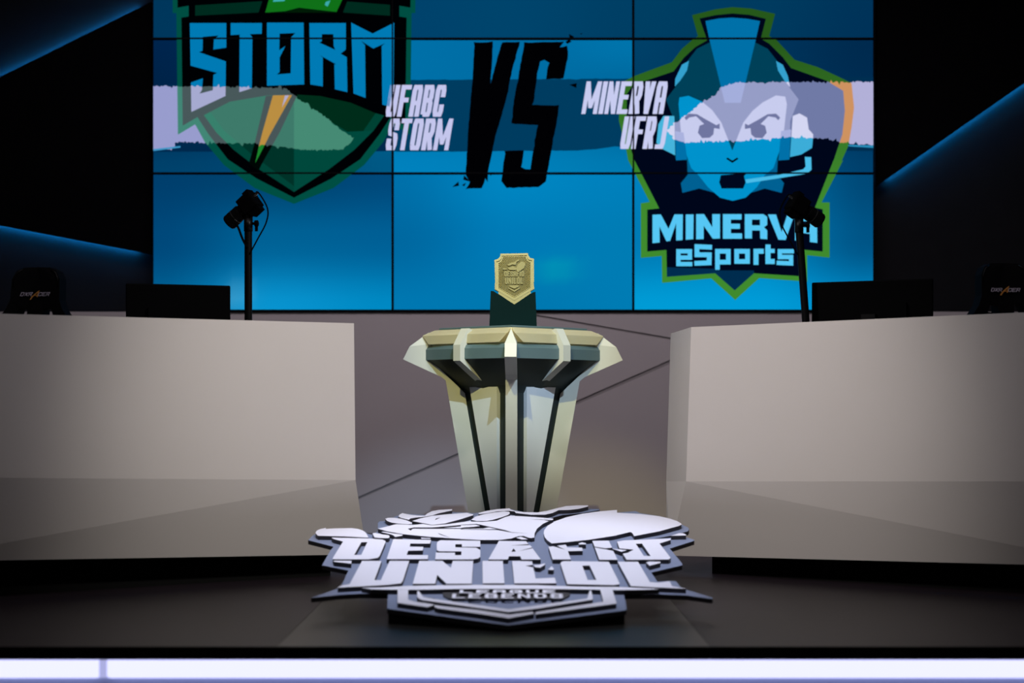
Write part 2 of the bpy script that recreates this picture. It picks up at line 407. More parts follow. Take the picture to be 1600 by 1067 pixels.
# --- artwork shown on the screens, as thin layers on the display faces (pixel rows of the artwork)
def jag(pts, amp, step=3.0, seed=1):
    rnd = random.Random(seed); out = []
    for i in range(len(pts)):
        a = Vector(pts[i]); b = Vector(pts[(i + 1) % len(pts)]); L = (b - a).length; n = max(1, int(L / step))
        nn = Vector((-(b - a).y, (b - a).x)).normalized() if L else Vector((0, 0))
        for k in range(n):
            f = 0 if L < 2 else 1
            q = a + (b - a) * (k / n) + nn * rnd.uniform(-amp, amp) * f * (2.2 if rnd.random() < .14 else .65) + (b - a).normalized() * rnd.uniform(-.3, .3) * step
            if pts[i][0] in (239.5, 1364.5) and pts[(i + 1) % len(pts)][0] == pts[i][0]: q.x = pts[i][0]
            out.append((q.x, q.y))
    return out
STL = jag([(239.5, 135), (300, 134.5), (446, 138), (476, 162), (490, 170), (509, 183), (530, 201), (554, 216), (536, 234), (470, 234), (398, 224), (340, 224), (275, 222), (273, 232), (239.5, 234)], 2.0, 2.4, 3)
STR = jag([(1364.5, 128), (1149, 128.6), (1126, 136.5), (1118, 150), (1097, 160), (1084, 170.6), (1065.5, 184), (1042, 203), (1052, 218), (1068, 223), (1149, 221), (1223, 215), (1265, 215), (1291, 217), (1325, 224), (1364.5, 227)], 2.0, 2.4, 5)
CUT = [STL, STR]
def clip_frame(p, x0=239.2, x1=1364.8, y0=-146):
    out = []
    for q in p: out.append((min(max(q[0], x0), x1), max(q[1], y0)))
    return out
class Art:
    def __init__(s, name, base): s.name = name; s.polys = []; s.n = base
    def add(s, pts, out, inn=None, grad=None):
        """out: colour off the pale brush stroke, inn: colour where the stroke lies; grad(u, v) scales"""
        y = YS - 0.002 - 0.0005 * s.n; s.n += 1
        vs, ts = fill(clip_frame([(p[0], -p[1]) for p in pts], y0=-1e9), [[(a, -b) for a, b in c] for c in CUT] if inn else (), 1000)
        for t, ids in ts:
            c = inn if (inn and len(ids) > 1) else out
            cols = []
            for k in t:
                g_ = grad(vs[k][0], -vs[k][1]) if (grad and c is out) else 1.0
                cols.append(tuple(g_ * v for v in lin(c)))
            s.polys.append(([P(vs[k][0], -vs[k][1], y) - VO for k in t], cols))
    def quads(s, qs, out, inn=None):
        n = s.n
        for q in qs: s.n = n; s.add(q, out, inn)
        s.n = n + 1
    def done(s):
        # keep the joints between displays dark
        return colmesh(s.name, s.polys, vw)
c1 = lambda l: [(230 + x / 3.335, y / 3.335) for x, y in l]
c2 = lambda l: [(590 + x / 3.478, 30 + y / 3.478) for x, y in l]
c3 = lambda l: [(950 + x / 3.81, y / 3.81) for x, y in l]
c4 = lambda l: [(970 + x / 4.0, 250 + y / 4.0) for x, y in l]
mir = lambda l, c: [(2 * c - x, y) for x, y in reversed(l)]
# dark band and the pale brush strokes
A = Art('brush_stroke', 0)
A.add([(239.5, 133), (300, 131), (613, 126), (613, 236), (560, 237), (239.5, 237)], (0, 40, 76))
A.add(jag([(613.6, 125), (989, 123), (989, 230), (960, 229), (930, 233), (900, 235), (700, 237), (613.6, 237)], .5, 8, 2), (0, 60, 96))
A.add([(989.6, 124), (1149, 121), (1364.5, 120), (1364.5, 236), (989.6, 232)], (0, 46, 80))
A.add(STL, (152, 156, 205)); A.add(STR, (178, 176, 216))
A.add([(239.5, 233), (282, 228), (282, 230.5), (239.5, 236)], (60, 150, 200)); A.add([(1310, 226), (1364.5, 227), (1364.5, 231), (1330, 229)], (40, 140, 185))
A.done()
# left crest
A = Art('shield_crest', 8)
half = [(130, -300), (133, 68), (152, 68), (160, 702), (250, 648), (300, 740), (400, 860), (560, 980), (765, 1062)]
A.add(c1(half + mir(half[:-1], 765)), (0, 78, 66), (66, 134, 118))
half = [(155, -300), (158, 40), (216, 30), (216, 86), (178, 92), (185, 655), (262, 610), (320, 700), (420, 830), (570, 930), (765, 1030)]
A.add(c1(half + mir(half[:-1], 765)), (0, 1, 3), (72, 88, 90))
A.add(c1([(250, 28), (600, 6), (580, 65), (250, 82)]), (0, 42, 30)); A.add(c1([(1042, 8), (1265, 25), (1265, 82), (1020, 65)]), (0, 42, 30))
A.add(c1([(642, -30), (1030, -30), (985, 65), (615, 65)]), (16, 112, 24)); A.add(c1([(720, 58), (790, 40), (985, 62), (985, 66), (615, 66)]), (0, 26, 6))
A.add(c1([(660, -6), (720, -6), (715, 6), (655, 10)]), (60, 170, 170)); A.add(c1([(930, 10), (955, 2), (940, 35), (925, 25)]), (60, 170, 170))
fl = [(295, 600), (430, 530), (620, 498), (765, 492), (765, 1000), (580, 880), (450, 780), (360, 690)]
fr = [(765, 492), (900, 500), (1060, 535), (1190, 590), (1235, 602), (1180, 680), (1080, 780), (950, 880), (765, 1000)]
A.add(c1(fl), (0, 50, 40), (62, 122, 106)); A.add(c1(fr), (0, 66, 52), (70, 138, 116))
A.add(c1([(765, 492), (900, 500), (1060, 535), (1190, 590), (1100, 720), (900, 600), (765, 560)]), (0, 44, 26), (70, 138, 116))
A.add(c1([(295, 600), (330, 585), (400, 680), (540, 800), (765, 970), (765, 1000), (580, 880), (450, 780), (360, 690)]), (0, 66, 54), (56, 128, 108))
A.add(c1([(765, 700), (1180, 680), (1080, 780), (950, 880), (765, 1000)]), (0, 72, 60), (70, 138, 116))
A.add(c1([(618, 500), (785, 490), (690, 690), (600, 850), (580, 890), (530, 850), (560, 745)]), (0, 6, 4), (72, 86, 88))
A.add(c1([(655, 497), (755, 495), (640, 700), (605, 770), (563, 850), (580, 770), (600, 690)]), (28, 130, 44), (186, 142, 66))
A.add(c1([(718, 497), (738, 497), (702, 560)]), (160, 170, 200), (176, 172, 205))
LB, LI = (0, 122, 180), (166, 170, 208); BK, BI = (0, 1, 3), (72, 88, 90)
A.add(c1([(222, 120), (412, 120), (412, 248), (345, 258), (348, 205), (372, 185), (290, 192), (288, 265), (270, 272), (410, 320), (408, 500), (230, 583), (228, 430), (290, 408), (285, 470), (272, 488), (342, 470), (345, 390), (365, 380), (226, 342)]), LB, LI)
A.n -= 1; A.add(c1([(435, 120), (598, 120), (597, 176), (535, 178), (548, 195), (545, 460), (480, 480), (482, 180), (435, 183)]), LB, LI)
A.n -= 1; A.add(c1([(624, 118), (815, 118), (818, 440), (624, 447)]), LB, LI)
A.n -= 1; A.add(c1([(845, 120), (1035, 120), (1035, 258), (1008, 280), (1040, 298), (1043, 480), (978, 465), (975, 335), (985, 335), (900, 288), (915, 300), (915, 450), (850, 440)]), LB, LI)
A.n -= 1; A.add(c1([(1063, 118), (1175, 175), (1287, 118), (1284, 450), (1262, 555), (1225, 545), (1222, 240), (1240, 225), (1178, 253), (1115, 213), (1135, 235), (1138, 510), (1075, 487)]), LB, LI)
A.add(c1([(690, 175), (772, 172), (750, 195), (748, 382), (675, 388), (690, 375), (690, 300), (720, 240), (688, 262)]), BK, BI)
A.n -= 1; A.add(c1([(910, 178), (970, 178), (972, 240), (980, 260), (897, 222), (910, 215)]), BK, BI)
A.done()
# right crest
A = Art('helmet_crest', 8)
gout = c3([(500, 90), (640, 55), (740, 42), (850, 50), (995, 82), (960, 215), (1000, 235), (1060, 300), (1110, 355), (1250, 400), (1380, 460), (1450, 495), (1465, 640), (1450, 760), (1430, 870), (1390, 960)]) + c4([(1390, 0), (1255, 265), (1305, 265), (1305, 610), (1165, 595), (1165, 760), (865, 738), (715, 875), (565, 740), (258, 768), (255, 600), (125, 612), (125, 270), (180, 262), (45, 0)]) + c3([(110, 900), (65, 720), (65, 560), (85, 490), (150, 455), (380, 370), (440, 290), (510, 230), (535, 215)])
A.add(gout, (64, 138, 46), (206, 146, 96), grad=lambda u, v: 0.38 + 0.62 * min(1, max(0, (v - 60) / 260)))
navy = c3([(545, 110), (640, 90), (740, 80), (840, 88), (940, 112), (910, 230), (960, 260), (1040, 340), (1090, 405), (1300, 480), (1400, 540), (1410, 660), (1395, 800), (1345, 950)]) + c4([(1330, 0), (1213, 298), (1262, 308), (1262, 572), (1137, 560), (1137, 727), (832, 708), (712, 815), (590, 708), (288, 730), (285, 562), (165, 572), (165, 310), (240, 302), (85, 0)]) + c3([(140, 900), (110, 720), (112, 560), (150, 505), (390, 425), (450, 345), (520, 280), (590, 240)])
A.add(navy, (0, 6, 26), (112, 122, 166))
A.add(c4([(590, 690), (712, 690), (832, 690), (832, 708), (712, 815), (590, 708), (288, 730), (287, 670), (590, 680)]), (0, 44, 78))
HC, HI = (0, 64, 88), (150, 157, 198)
hl = [(740, 240), (600, 255), (530, 290), (475, 360), (400, 520), (345, 592), (395, 720), (400, 945), (470, 955), (472, 1040)]
A.add(c3(hl + mir(hl[1:], 740)), HC, HI)
A.add([c for c in c4([(415, 0), (420, 90), (375, 145), (385, 205), (490, 178), (570, 200), (700, 230), (830, 200), (900, 178), (1005, 205), (1020, 145), (975, 90), (980, 0), (900, -60), (500, -60)])], (0, 96, 146))
A.add(c3([(580, 125), (660, 110), (740, 105), (830, 112), (905, 125), (880, 235), (790, 612), (695, 612), (605, 240)]), (0, 112, 168), (164, 174, 220))
A.add(c3([(482, 362), (470, 420), (430, 480), (398, 515), (400, 470), (440, 385)]), (52, 160, 206), (200, 205, 240))
A.n -= 1; A.add(c3([(1000, 362), (1012, 420), (1050, 480), (1085, 520), (1070, 450), (1040, 385)]), (52, 160, 206), (205, 208, 240))
FC, FI = (0, 146, 204), (200, 204, 238)
face = c3([(425, 580), (480, 570), (560, 605), (620, 655), (675, 730), (740, 895), (805, 730), (860, 660), (920, 610), (1000, 568), (1055, 575), (1065, 620), (1045, 800), (1020, 900), (985, 1000)]) + c4([(900, 95), (850, 170), (780, 235), (700, 255), (620, 235), (545, 170), (490, 100)]) + c3([(495, 1000), (460, 900), (435, 800), (420, 620)])
A.add(face, FC, FI)
eye = [(455, 700), (480, 676), (530, 680), (590, 715), (645, 745), (665, 735), (665, 768), (632, 762), (627, 800), (605, 820), (560, 822), (535, 790), (545, 748), (572, 738), (525, 692), (482, 700), (466, 716)]
A.add(c3(eye), (0, 60, 100), (112, 118, 160)); A.n -= 1; A.add(c3(mir(eye, 740)), (0, 60, 100), (112, 118, 160))
A.add(c3([(703, 945), (713, 938), (740, 956), (768, 938), (778, 945), (740, 970)]), (0, 6, 16))
A.add(c3([(395, 690), (330, 690), (300, 740), (288, 850), (330, 890), (400, 925)]), (70, 180, 220), (212, 214, 242))
A.n -= 1; A.add(c3([(1100, 690), (1140, 675), (1185, 700), (1195, 770), (1222, 800), (1215, 880), (1150, 920), (1083, 935)]), (60, 172, 216), (212, 214, 242))
A.add(c3([(400, 780), (450, 790), (472, 950), (405, 955)]), (0, 112, 168), (170, 178, 222)); A.n -= 1
A.add(c3([(1030, 780), (1090, 770), (1080, 950), (1015, 955)]), (0, 112, 168), (170, 178, 222))
A.add(c4([(1150, -20), (1190, -18), (1192, 60), (1165, 85), (1000, 112), (785, 145), (778, 122), (1000, 90), (1140, 58), (1155, 40)]), (74, 188, 232))
A.add(c4([(625, 95), (790, 80), (770, 100), (780, 140), (765, 178), (630, 178), (615, 140)]), (0, 8, 30))
TX = (86, 198, 244)
for gl in ([(198, 342), (250, 340), (298, 430), (335, 340), (388, 340), (386, 500), (346, 503), (346, 395), (308, 505), (285, 508), (242, 415), (243, 515), (198, 520)],
           [(406, 340), (455, 340), (453, 495), (406, 498)],
           [(471, 338), (520, 338), (572, 420), (572, 338), (620, 338), (620, 490), (575, 492), (518, 410), (518, 494), (471, 496)],
           [(638, 338), (755, 338), (755, 372), (688, 372), (688, 398), (745, 398), (745, 430), (688, 430), (688, 458), (758, 458), (758, 492), (638, 492)],
           [(775, 338), (890, 338), (915, 355), (915, 405), (895, 420), (915, 440), (915, 495), (872, 492), (870, 440), (820, 440), (820, 490), (775, 490)],
           [(920, 340), (970, 340), (1005, 450), (1040, 342), (1084, 345), (1030, 500), (985, 498)],
           [(1090, 352), (1110, 342), (1205, 345), (1226, 360), (1228, 518), (1182, 512), (1182, 462), (1134, 456), (1134, 506), (1088, 502)]):
    A.add(c4(gl), TX); A.n -= 1
A.n += 1
NV = (0, 8, 28)
A.add(c4([(820, 372), (870, 372), (870, 408), (820, 408)]), NV); A.add(c4([(1134, 382), (1182, 384), (1182, 424), (1134, 420)]), NV)
es = stroke([(362, 610), (432, 610), (432, 570), (360, 570), (360, 650), (447, 650)], 27) + stroke([(570, 545), (476, 541), (476, 592), (553, 592), (552, 642), (460, 646)], 30) \
   + stroke([(604, 686), (604, 570), (672, 570), (672, 638), (604, 638)], 29) + stroke([(724, 570), (792, 570), (792, 634), (724, 634)], 29, True) \
   + stroke([(845, 655), (845, 570), (893, 570)], 31) + stroke([(920, 528), (920, 634), (962, 634)], 32) + stroke([(903, 568), (962, 568)], 26) \
   + stroke([(1082, 570), (994, 570), (994, 606), (1064, 606), (1064, 646), (974, 642)], 27)
A.quads([c4(q) for q in es], TX)
A.done()
# versus lettering and the two team names
A = Art('versus_lettering', 24)
A.add(jag(c2([(527, 125), (625, 125), (622, 240), (613, 350), (675, 125), (772, 125), (735, 260), (700, 430), (640, 640), (600, 830), (585, 865), (570, 918), (480, 920), (505, 885), (478, 850), (495, 560), (515, 330)]), .45, 6, 8), (1, 1, 3))
A.n -= 1; A.add(jag(c2([(800, 125), (1012, 123), (985, 152), (1030, 145), (1038, 180), (1010, 325), (915, 325), (928, 235), (905, 222), (882, 232), (870, 290), (845, 465), (985, 470), (980, 520), (935, 770), (915, 880), (870, 912), (700, 916), (672, 880), (675, 840), (695, 715), (795, 712), (782, 805), (800, 815), (830, 812), (868, 575), (727, 568), (740, 440), (780, 230)]), .45, 6, 9), (1, 1, 3))
for t in ([(1040, 80), (1068, 95), (1045, 118)], [(1020, 122), (1040, 112), (1055, 122), (1030, 134)], [(1100, 78), (1114, 76), (1106, 84)], [(1042, 356), (1082, 348), (1080, 374)], [(405, 912), (440, 882), (442, 905)], [(470, 848), (506, 884), (465, 872)], [(458, 902), (480, 888), (472, 908)], [(578, 852), (600, 838), (598, 886)], [(608, 836), (626, 838), (614, 852)]):
    A.n -= 1; A.add(c2(t), (1, 1, 3))
A.done()
A = Art('team_name', 24); WT = (196, 198, 236)
A.quads([c2(q) for q in word('UFABC', 40, 350, 530, 357, 25, 0.165, 0.13)], WT)
A.quads([c2(q) for q in word('STORM', 40, 384, 712, 540, 25, 0.165, 0.13, {'M': 1.45})], WT); A.done()
A = Art('team_name', 24); WT = (200, 204, 240)
A.quads([c2(q) for q in word('MINERVA', 1107, 1552, 515, 338, 25, 0.165, 0.13, {'M': 1.45, 'I': .42})], WT)
A.quads([c2(q) for q in word('UFRJ', 1314, 1556, 705, 528, 25, 0.165, 0.13)], WT); A.done()
# dark joints between the displays stay visible over the artwork
bm = bmesh.new()
for x in XS[1:3]:
    a, b = P(x - 1.1, VS_[3], YS), P(x + 1.1, VS_[0], YS); box(bm, ((a.x + b.x) / 2 - VO.x, -0.0125, (a.z + b.z) / 2 - VO.z), (b.x - a.x, 0.025, b.z - a.z))
for v in VS_[1:3]:
    a, b = P(XS[0], v + 1.1, YS), P(XS[3], v - 1.1, YS); box(bm, ((a.x + b.x) / 2 - VO.x, -0.0125, (a.z + b.z) / 2 - VO.z), (b.x - a.x, 0.0248, b.z - a.z))
new_obj('joint_strip', bm, M['bezel'], vw)
bm = bmesh.new(); a, b = P(236, 487.5, YS), P(1368, 484.5, YS); box(bm, ((a.x + b.x) / 2 - VO.x, 0.03, (a.z + b.z) / 2 - VO.z), (b.x - a.x, 0.10, b.z - a.z))
new_obj('bottom_rail', bm, M['bezel'], vw)

# ================================================================ DESKS
def desk(name, label, inner, ang, side, px):
    """inner: (u, v, Y) top inner front corner; ang: plan angle; side -1 left, 1 right; px: traced corners"""
    p0 = P(*inner); al = Vector((side * math.cos(ang), -math.sin(ang), 0)); n = Vector((-side * math.sin(ang), -math.cos(ang), 0))
    root = thing(name, label, 'desk', (p0.x, p0.y, 0)); O = Vector((p0.x, p0.y, 0))
    def on(u, v, rec=0.0):   # point of the front plane set back by rec
        d = Vector(((u - 800) / F, 1, -(v - HOR) / F)); c = Vector((0, 0, H)); q = p0 - n * rec
        return c + d * ((q - c).dot(n) / d.dot(n)) - O
    Ti, To, Ci, Co, Bi, Bo = on(*px['Ti']), on(*px['To']), on(*px['Ci']), on(*px['Co']), on(*px['Bi'], .09), on(*px['Bo'], .05)
    bk = -n * 0.018
    bm = bmesh.new(); slab(bm, [Ti, To, Co, Ci], bk); new_obj('front_panel', bm, M['desk'], root)
    bm = bmesh.new()
    slab(bm, [Ci, Co, Bo], bk)
    slab(bm, [Ci, Bo, Bi], bk)
    new_obj('lower_panel', bm, M['desk'], root)
    if 'Tb' in px:
        Tb, Cb = P(*px['Tb']) - O, P(*px['Cb']) - O
        bm = bmesh.new()
        for q in ([Ti, Ci, Cb, Tb], [Ci, Bi, Cb]):
            slab(bm, q, Vector((side * 0.018, 0.004, 0)))
        bb = Vector((Cb.x, Cb.y, Bi.z)); slab(bm, [Cb, Bi, bb], Vector((side * .018, 0.004, 0)))
        new_obj('end_panel', bm, M['desk'], root)
    else:
        Tb = Ti - n * .62 + al * .08; bm = bmesh.new()
        q = [Ti, Ci, Bi, Vector((Tb.x, Tb.y, Bi.z)), Tb]; q = [v + bk * 1.1 if k < 3 else v for k, v in enumerate(q)]
        slab(bm, q, al * 0.018); new_obj('end_panel', bm, M['desk'], root)
    L = (To - Ti).dot(al)
    rot = Matrix((al, -n, Vector((0, 0, 1)))).transposed()
    bm = bmesh.new(); box(bm, al * (L / 2 + .03) - n * .36 + Vector((0, 0, .735)), (L - .12, .62, .03), rot); bevel(bm, .003, 1); new_obj('worktop', bm, M['worktop'], root)
    bm = bmesh.new(); zb = min(Bi.z, Bo.z)
    k0 = on(px['K'], 880, .15); kl = (k0 - Ti).dot(al)
    box(bm, al * ((kl + L) / 2) - n * .19 + Vector((0, 0, .075)), (L - kl, .04, .15), rot)
    box(bm, al * (kl + .02) - n * .45 + Vector((0, 0, .075)), (.04, .5, .15), rot)
    new_obj('kick_board', bm, M['kick'], root)
    bm = bmesh.new(); box(bm, al * (L - .05) - n * .4 + Vector((0, 0, .42)), (.03, .5, .6), rot); new_obj('support_panel', bm, M['worktop'], root)
    bm = bmesh.new(); box(bm, al * (kl + .25) - n * .55 + Vector((0, 0, .435)), (.03, .3, .57), rot); new_obj('support_panel', bm, M['worktop'], root)
    return root, O, al, n
dl = desk('player_desk', 'long pale faceted desk on the left with the slanting lower facet rising to the right', (553, 505, 7.95), R(36), -1,
          dict(Ti=(553, 505), To=(-160, 485.7), Ci=(555.5, 750), Co=(-160, 745.5), Bi=(573, 866), Bo=(-160, 878), K=520))
dr = desk('player_desk', 'long pale faceted desk on the right with a visible pale green end facet', (1080, 511, 8.05), R(37), 1,
          dict(Ti=(1080, 511), To=(1760, 481), Ci=(1072, 752), Co=(1760, 752), Bi=(1046, 868), Bo=(1760, 886), K=1109, Tb=(1048, 521, 8.65), Cb=(1041, 752, 8.55)))

# ---------------------------------------------------------------- monitors on the desks
def monitor(loc, rz, label, wd, top):
    t = thing('computer_monitor', label, 'monitor', (loc[0], loc[1], 0.750), (0, 0, rz), 'black monitors on the desks')
    h = 0.31; zc = top - 0.750 - h / 2
    bm = bmesh.new(); box(bm, (0, 0, zc), (wd, .022, h)); bevel(bm, .006); box(bm, (0, -.018, zc - .03), (wd * .6, .03, h * .55)); new_obj('housing', bm, M['blackp'], t)
    bm = bmesh.new(); box(bm, (0, .0115, zc), (wd - .02, .002, h - .025)); new_obj('display_face', bm, M['bezel'], t)
    bm = bmesh.new(); box(bm, (0, -.045, zc / 2 + .01), (.06, .025, zc)); new_obj('stand_neck', bm, M['blackm'], t)
    bm = bmesh.new(); box(bm, (0, -.02, .006), (.24, .18, .012)); bevel(bm, .003); new_obj('stand_foot', bm, M['blackm'], t)
    bm = bmesh.new(); cyl(bm, (0.02, -.034, zc - .1), (.02, -.0355, zc - .1), .006, n=12); new_obj('badge', bm, M['silver'], t)
    return t
p = P(279, 444.5, 7.8); monitor((p.x, p.y), R(20), 'black back of the monitor standing on the left desk', .437, p.z)
p = P(1362, 438.5, 7.9); monitor((p.x, p.y), R(-27), 'black back of the monitor standing on the right desk', .525, p.z)

# ---------------------------------------------------------------- cameras on poles
def pole_and_camera(base, top, lens_dir, where):
    base = Vector(base); top = Vector(top)
    t = thing('camera_pole', 'black camera pole rising behind the %s desk' % where, 'pole', base, group='camera poles on the desks')
    d = top - base
    bm = bmesh.new(); cyl(bm, (0, 0, .012), d, .0165, n=20); new_obj('pole', bm, M['blackm'], t)
    bm = bmesh.new(); cyl(bm, (0, 0, 0), (0, 0, .014), .07, n=28); new_obj('foot_plate', bm, M['blackm'], t)
    bm = bmesh.new(); cyl(bm, d - Vector((0, 0, .02)), d + Vector((0, 0, .035)), .019, n=16); bmesh.ops.create_uvsphere(bm, u_segments=14, v_segments=10, radius=.02, matrix=Matrix.Translation(d + Vector((0, 0, .042))))
    new_obj('ball_head', bm, M['blackm'], t, True)
    bm = bmesh.new(); s = 1
    cyl(bm, d + Vector((.012, -.005, .012)), d + Vector((.04, -.012, .012)), .006, n=10); cyl(bm, d + Vector((.03, -.01, .012)), d + Vector((.042, -.013, .012)), .014, n=8); box(bm, d + Vector((.036, -.012, -.006)), (.012, .01, .03))
    new_obj('knob', bm, M['blackp'], t)
    k = -1 if lens_dir[0] < 0 else 1
    c = top + Vector((-k * .006, 0, .098))
    cm = thing('box_camera', 'small black box camera with a drooping cable on the %s desk pole' % where, 'camera', c, group='cameras on the poles')
    ld = Vector(lens_dir).normalized(); up = (Vector((0, 0, 1)) - ld * ld.z).normalized(); sd = ld.cross(up)
    rot = Matrix((ld, sd, up)).transposed()
    bm = bmesh.new(); box(bm, (0, 0, 0), (.075, .07, .075), rot); bevel(bm, .006); box(bm, rot @ Vector((-.02, 0, .041)), (.03, .05, .012), rot); box(bm, rot @ Vector((-.006, 0, -.046)), (.05, .05, .022), rot); new_obj('camera_body', bm, M['blackp'], cm)
    bm = bmesh.new()
    for a, b, r in ((.035, .055, .028), (.055, .085, .033), (.085, .092, .030), (.092, .125, .034), (.125, .130, .031)): cyl(bm, ld * a, ld * b, r, n=28)
    new_obj('lens', bm, M['blackm'], cm)
    bm = bmesh.new(); cyl(bm, ld * .0845, ld * .0870, .0345, n=28); new_obj('lens_ring', bm, M['silver'], cm)
    bm = bmesh.new(); pts = [rot @ Vector((-.037, 0, .01)), rot @ Vector((-.06, 0, .012)), Vector((-k * .075, 0, -.02)), Vector((-k * .07, 0, -.08)), Vector((-k * .035, -.005, -.15)), Vector((-k * .002, -.016, -.215))]
    tube(bm, spline(pts), .0032); new_obj('cable', bm, M['blackp'], cm, True)
    bm = bmesh.new(); cyl(bm, rot @ Vector((-.036, 0, .01)), rot @ Vector((-.056, 0, .012)), .006, n=10); new_obj('plug', bm, M['silver'], cm)
    if k < 0:
        bm = bmesh.new(); tube(bm, spline([ld * .09 + Vector((0, 0, -.03)), Vector((-.05, 0, -.10)), Vector((-.03, -.005, -.15)), Vector((-.008, -.016, -.19))]), .005); new_obj('lens_cable', bm, M['blackp'], cm, True)
a = P(388, 500, 7.88); b = P(388, 354, 7.88); pole_and_camera((a.x, a.y, .750), b, (-.62, .25, -.52), 'left')
b = P(1248.5, 356, 7.95); a = P(1268, 740, 7.95); pole_and_camera((a.x, a.y, .750), b, (.66, .25, -.42), 'right')

# ---------------------------------------------------------------- gaming chairs
def gaming_chair(loc, rz, label, k):
    t = thing('gaming_chair', label, 'chair', loc, (0, 0, rz), 'black gaming chairs behind the desks')
    zt = 1.455 + 0.022 * k
    half = [(.0, zt), (.07, zt - .002), (.105, zt - .02), (.125, zt - .06), (.128, zt - .12), (.130, zt - .17), (.150, zt - .22), (.21, zt - .30), (.235, zt - .40), (.22, zt - .60), (.24, zt - .75), (.23, zt - .88), (0, zt - .90)]
    out = half + [(-x, z) for x, z in reversed(half[1:-1])]
    hole = [(.042, zt - .215), (.085, zt - .215), (.10, zt - .255), (.042, zt - .262)]
    bend = lambda p, d: Vector((p.x, d + .10 * (p.y - .6) ** 2 - abs(p.x) ** 2 * .9, p.y))
    bm = bmesh.new(); prism(bm, out, [hole, [(-x, z) for x, z in hole]], lambda p: bend(p, -.05), lambda p: bend(p, .05)); new_obj('backrest', bm, M['chairfab'], t)
    bm = bmesh.new(); box(bm, (0, -.26, .50), (.52, .52, .11)); bevel(bm, .04, 3); new_obj('seat', bm, M['chairfab'], t)
    bm = bmesh.new(); cyl(bm, (0, -.24, .12), (0, -.24, .45), .03); new_obj('gas_lift', bm, M['blackm'], t)
    for s in (-1, 1):
        bm = bmesh.new(); box(bm, (s * .31, -.24, .70), (.09, .27, .03)); bevel(bm, .01); box(bm, (s * .30, -.24, .575), (.03, .06, .23)); box(bm, (s * .27, -.24, .46), (.10, .06, .025)); new_obj('armrest', bm, M['blackp'], t)
    for q in range(5):
        a = q * 2 * math.pi / 5; d = Vector((math.cos(a), math.sin(a), 0)); o = Vector((0, -.24, 0))
        bm = bmesh.new(); cyl(bm, o + Vector((0, 0, .11)), o + d * .32 + Vector((0, 0, .075)), .028, .018, 10); l = new_obj('leg', bm, M['blackm'], t)
        bm = bmesh.new(); e = o + d * .32; x = d.cross(Vector((0, 0, 1)))
        for s in (-1, 1): cyl(bm, e + x * s * .008 + Vector((0, 0, .03)), e + x * s * .026 + Vector((0, 0, .03)), .03, n=16)
        cyl(bm, e + Vector((0, 0, .03)), e + Vector((0, 0, .08)), .008, n=8); new_obj('caster', bm, M['blackp'], l)
    # stitched lettering on the head section
    zz = zt - .150
    def put(nm, qs, m):
        bm = bmesh.new()
        prism_union(bm, qs, lambda p: bend(Vector((p.x, p.y)), -.057), lambda p: bend(Vector((p.x, p.y)), -.045))
        new_obj(nm, bm, m, t)
    put('lettering', word('DXR', -.080, -.022, zz, zz + .020, .0034, .35, .22), M['lace']); put('lettering', word('CER', .012, .072, zz, zz + .020, .0034, .35, .22), M['lace'])
    put('accent_letter', stroke([(-.026, zz - .018), (-.016, zz - .002), (.016, zz + .025), (.008, zz - .004)], .006) + stroke([(-.012, zz + .004), (.008, zz + .004)], .004), M['olace'])
    for s in (-1, 1):
        bm = bmesh.new(); tube(bm, [bend(Vector((s * x, z)), -.053) for x, z in ((.075, zt - .012), (.100, zt - .028), (.116, zt - .06), (.118, zt - .10))], .003, 6)
        new_obj('piping', bm, M['blackm'], t, True)
p = P(56, 461, 9.5); gaming_chair((p.x, p.y, 0), R(-6), 'black gaming chair behind the left desk with grey and orange lettering', 0)
p = P(1571, 454, 9.5); gaming_chair((p.x, p.y, 0), R(6), 'black gaming chair behind the right desk with grey and orange lettering', 1)

# ================================================================ PEDESTAL
PY = 8.75
ped = thing('trophy_pedestal', 'faceted off white and dark teal pedestal in the middle carrying a medal trophy', 'pedestal', ((800 - 800) / F * PY, PY, 0), (0, R(0.25), R(-1.2)))
def dirv(a, r, z): return Vector((math.sin(R(a)) * r, -math.cos(R(a)) * r, z))
def ring(r0, r1, z):      # eight corners, main corners r0, corners between them r1; the first one points to the camera
    return [dirv(45 * k, r0 if k % 2 == 0 else r1, z) for k in range(8)]
def loft(bm, rings):
    vs = [[bm.verts.new(p) for p in r] for r in rings]
    for a, b in zip(vs, vs[1:]):
        n = len(a)
        for k in range(n): bm.faces.new((a[k], a[(k + 1) % n], b[(k + 1) % n], b[k]))
    bm.faces.new(vs[0][::-1]); bm.faces.new(vs[-1])
core = lambda z: .098 + (.2425 - .098) * z / .834
SQ = math.sqrt(.5)
bm = bmesh.new(); loft(bm, [ring(core(0), core(0) * SQ, 0), ring(core(.834), core(.834) * SQ, .834)]); new_obj('column', bm, M['dteal'], ped)
bm = bmesh.new(); loft(bm, [ring(.232, .175, .80), ring(.258, .200, .834), ring(.420, .322, .954), ring(.420, .322, .962)]); new_obj('underside', bm, M['dteal'], ped)
bm = bmesh.new(); loft(bm, [ring(.421, .323, .9535), ring(.4315, .332, .9550), ring(.4315, .332, 1.0030), ring(.429, .330, 1.0045), ring(.421, .3225, 1.019), ring(.40, .29, 1.023), ring(.38, .28, 1.03)]); new_obj('rim_band', bm, M['teal'], ped)
bm = bmesh.new(); loft(bm, [ring(.385, .285, 1.02), ring(.365, .272, 1.078), ring(.345, .256, 1.0965)]); new_obj('cap_core', bm, M['plate'], ped)
